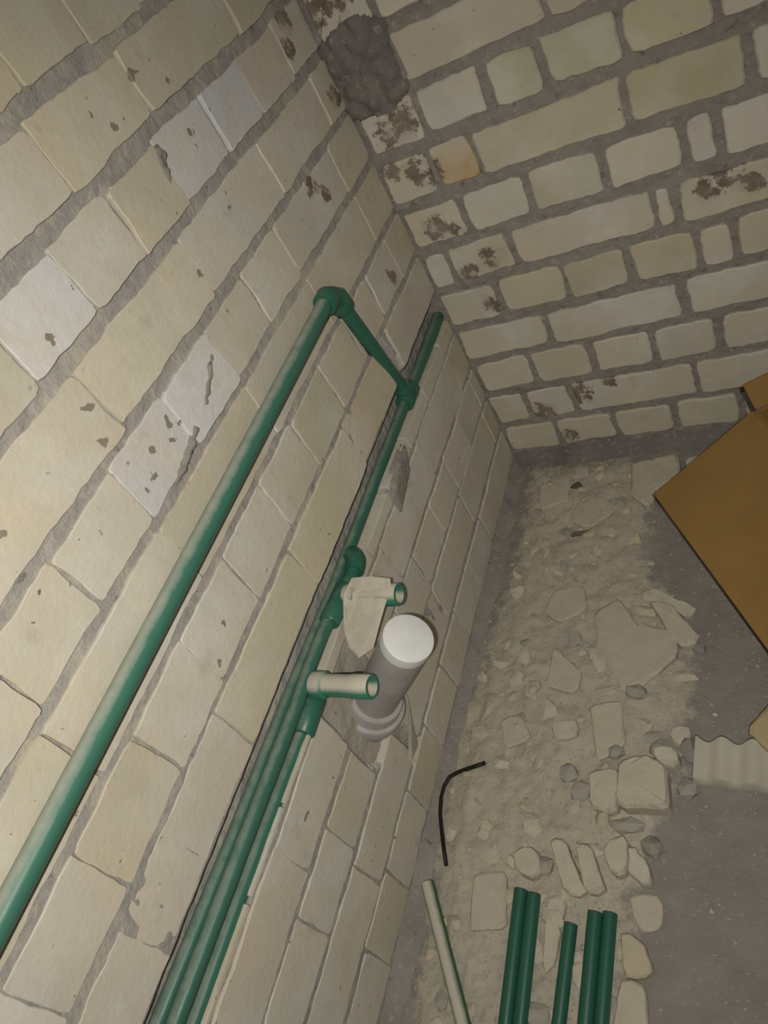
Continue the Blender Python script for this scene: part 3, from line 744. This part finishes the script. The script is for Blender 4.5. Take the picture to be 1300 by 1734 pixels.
# ribbed slab
def ribbed():
    a, b = Vector((.2345, -.4205)), Vector((.335, -.4225)); c, e = Vector((.2365, -.3825)), Vector((.337, -.3845))
    n = 66; vs, fs = [], []; zb = fz(.27, -.40) + .002; H = .020
    for i in range(n + 1):
        t = i / n; w = math.sin(t * 2 * math.pi * 4.3 + 2.2)
        p, q = a.lerp(b, t), c.lerp(e, t)
        q = q + Vector((0, .0022 * w)); z = H + .0042 * w
        prof = [(p, 0), (p, .012 + .2 * .004 * w), (p.lerp(q, .05), z), (p.lerp(q, .95), z + .006), (q, z + .001), (q, 0)]
        for k, (u, h) in enumerate(prof): vs.append(Vector((u.x * S, u.y * S, zb + h)))
    m = 6
    for i in range(n):
        for k in range(m):
            x = i * m + k; y = i * m + (k + 1) % m; fs.append((x, y, y + m, x + m))
    fs.append(tuple(range(m))); fs.append(tuple(range(n * m, n * m + m)))
    me = mesh('ribbed_slab', vs, fs); fixwind(me); o = link('ribbed_slab', me, RIB, None, True); me.set_sharp_from_angle(angle=math.radians(40))
    thing(o, 'cream slab with a ribbed wavy face at the right frame edge', 'slab')
ribbed()
flat_chunk('tan_board', [(.2785, -.3790), (.3150, -.3200), (.3520, -.3430), (.3220, -.4230)], .012, TAN, 'smooth tan board corner lying on the far edge of the ribbed slab', (.5, .4, .2), cat='board', lift=.029)
# small chips strewn over the dust and the concrete
rc = random.Random(5)
protos = []
def chips():
    mesh_pool = []
    for k in range(14):
        bm = bmesh.new(); bmesh.ops.create_icosphere(bm, subdivisions=1, radius=1)
        pl = [(Vector((rc.uniform(-1, 1), rc.uniform(-1, 1), rc.uniform(-.8, 1))).normalized(), rc.uniform(.4, .75)) for _ in range(7)]
        for v in bm.verts:
            for nn, dd in pl:
                e = v.co.dot(nn) - dd
                if e > 0: v.co -= nn * e
        me = bpy.data.meshes.new('brick_chip'); bm.to_mesh(me); bm.free(); me.materials.append(CHIP); mesh_pool.append(me)
    anchors = [(.02, -.45, 'black cable'), (.0725, -.541, 'rectangular slab'), (.055, -.59, 'pale aslant offcut'), (.105, -.505, 'rounded beige chunk'), (.108, -.56, 'left pipe pair'),
               (.148, -.505, 'parallel shards'), (.155, -.57, 'three grouped offcuts'), (.195, -.43, 'thick chunk'), (.18, -.29, 'largest pinkish slab'), (.21, -.24, 'tapering pale shard'),
               (.18, -.06, 'pale brick by the wall'), (.092, -.066, 'small dark stone'), (.106, -.142, 'thin dark stick'), (.12, -.384, 'square chunk'), (.07, -.39, 'dusty slab past the cable'),
               (.01, -.02, 'room corner'), (.17, -.17, 'cardboard flap'), (.05, -.25, 'far wall foot'), (.05, -.33, 'wall foot beside the drain'), (.1, -.24, 'half buried pinkish flake'), (.14, -.44, 'grey lumps'), (.045, -.14, 'wall foot near the corner')]
    cand = []; ordinal = ['nearest', 'second nearest', 'third nearest', 'fourth nearest', 'fifth nearest', 'sixth nearest', 'seventh nearest', 'eighth nearest', 'ninth nearest', 'tenth nearest']
    names = {BE: 'beige', WH: 'pale cream', PK: 'pinkish', YE: 'yellowish', GR: 'grey'}
    n = 0
    while n < 295:
        x, y = rc.uniform(.01, .30), rc.uniform(-.64, -.03)
        d = dust_at(x, y)
        if rc.random() > (.95 if d > .6 else (.55 if d > .2 else .14)): continue
        mid = n < 125
        if mid and d < .55: continue
        s = rc.uniform(.006, .0125) if mid else rc.uniform(.0018, .0045)
        if d < .3: s *= .6
        o = bpy.data.objects.new('brick_chip', rc.choice(mesh_pool)); COL.objects.link(o)
        o.scale = (s * S * rc.uniform(.8, 1.6), s * S * rc.uniform(.7, 1.1), s * S * rc.uniform(.25, .5) if mid else s * S * rc.uniform(.35, .7))
        o.location = (x * S, y * S, fz(x, y) + o.scale.z * (.3 if mid else .1))
        o.rotation_euler = (rc.uniform(-.3, .3), rc.uniform(-.3, .3), rc.uniform(0, 6.3))
        t = rc.choice([BE, BE, BE, BE, WH, PK, YE, GR] if mid else [BE, BE, WH, PK, GR, GR])
        o.color = (*t, 1)
        zone = 'strewn on the bare concrete by the box' if d < .35 else ('lying in the dust towards the back wall' if y > -.25 else ('lying in the dust beyond the drain' if y > -.43 else 'lying in the dust round the green offcuts'))
        lab = ('flat %s brick flake ' if mid else 'tiny %s crumb of masonry ') % names[t] + zone
        if mid:
            dd, ph = min((math.hypot(x - ax, y - ay), ph) for ax, ay, ph in anchors); cand.append((names[t], ph, dd, o))
        thing(o, lab, 'rubble', 'brick flakes in the rubble' if mid else lab.replace('crumb', 'crumbs')); n += 1
    seen = {}
    for colr, ph, dd, o in sorted(cand, key=lambda k: k[2]):
        k = seen[colr, ph] = seen.get((colr, ph), -1) + 1
        o['label'] = 'flat %s brick flake, %s of its colour to the %s' % (colr, ordinal[min(k, 9)], ph)
    vs, fs = [], []
    base = [(1, 0, 0), (0, 1, 0), (-1, 0, 0), (0, -1, 0), (0, 0, 1)]
    for _ in range(7500):
        x, y = rc.uniform(.005, .34), rc.uniform(-.66, -.02); d = dust_at(x, y)
        if rc.random() > (1 if d > .5 else .30): continue
        s = rc.uniform(.0005, .0018) * S * (1 if d > .5 else .75); a = rc.uniform(0, 6.3); k = len(vs); z = fz(x, y) - s * .2
        for b in base:
            j = rc.uniform(.6, 1.4); vs.append(Vector((x * S + (b[0] * math.cos(a) - b[1] * math.sin(a)) * s * j, y * S + (b[0] * math.sin(a) + b[1] * math.cos(a)) * s * j, z + b[2] * s * j)))
        fs += [(k, k + 1, k + 4), (k + 1, k + 2, k + 4), (k + 2, k + 3, k + 4), (k + 3, k, k + 4)]
    o = link('brick_crumbs', mesh('brick_crumbs', vs, fs), CHIP); o['kind'] = 'stuff'; o.color = (*BE, 1)
    thing(o, 'fine crumbs of brick and mortar scattered over the floor', 'rubble')
chips()
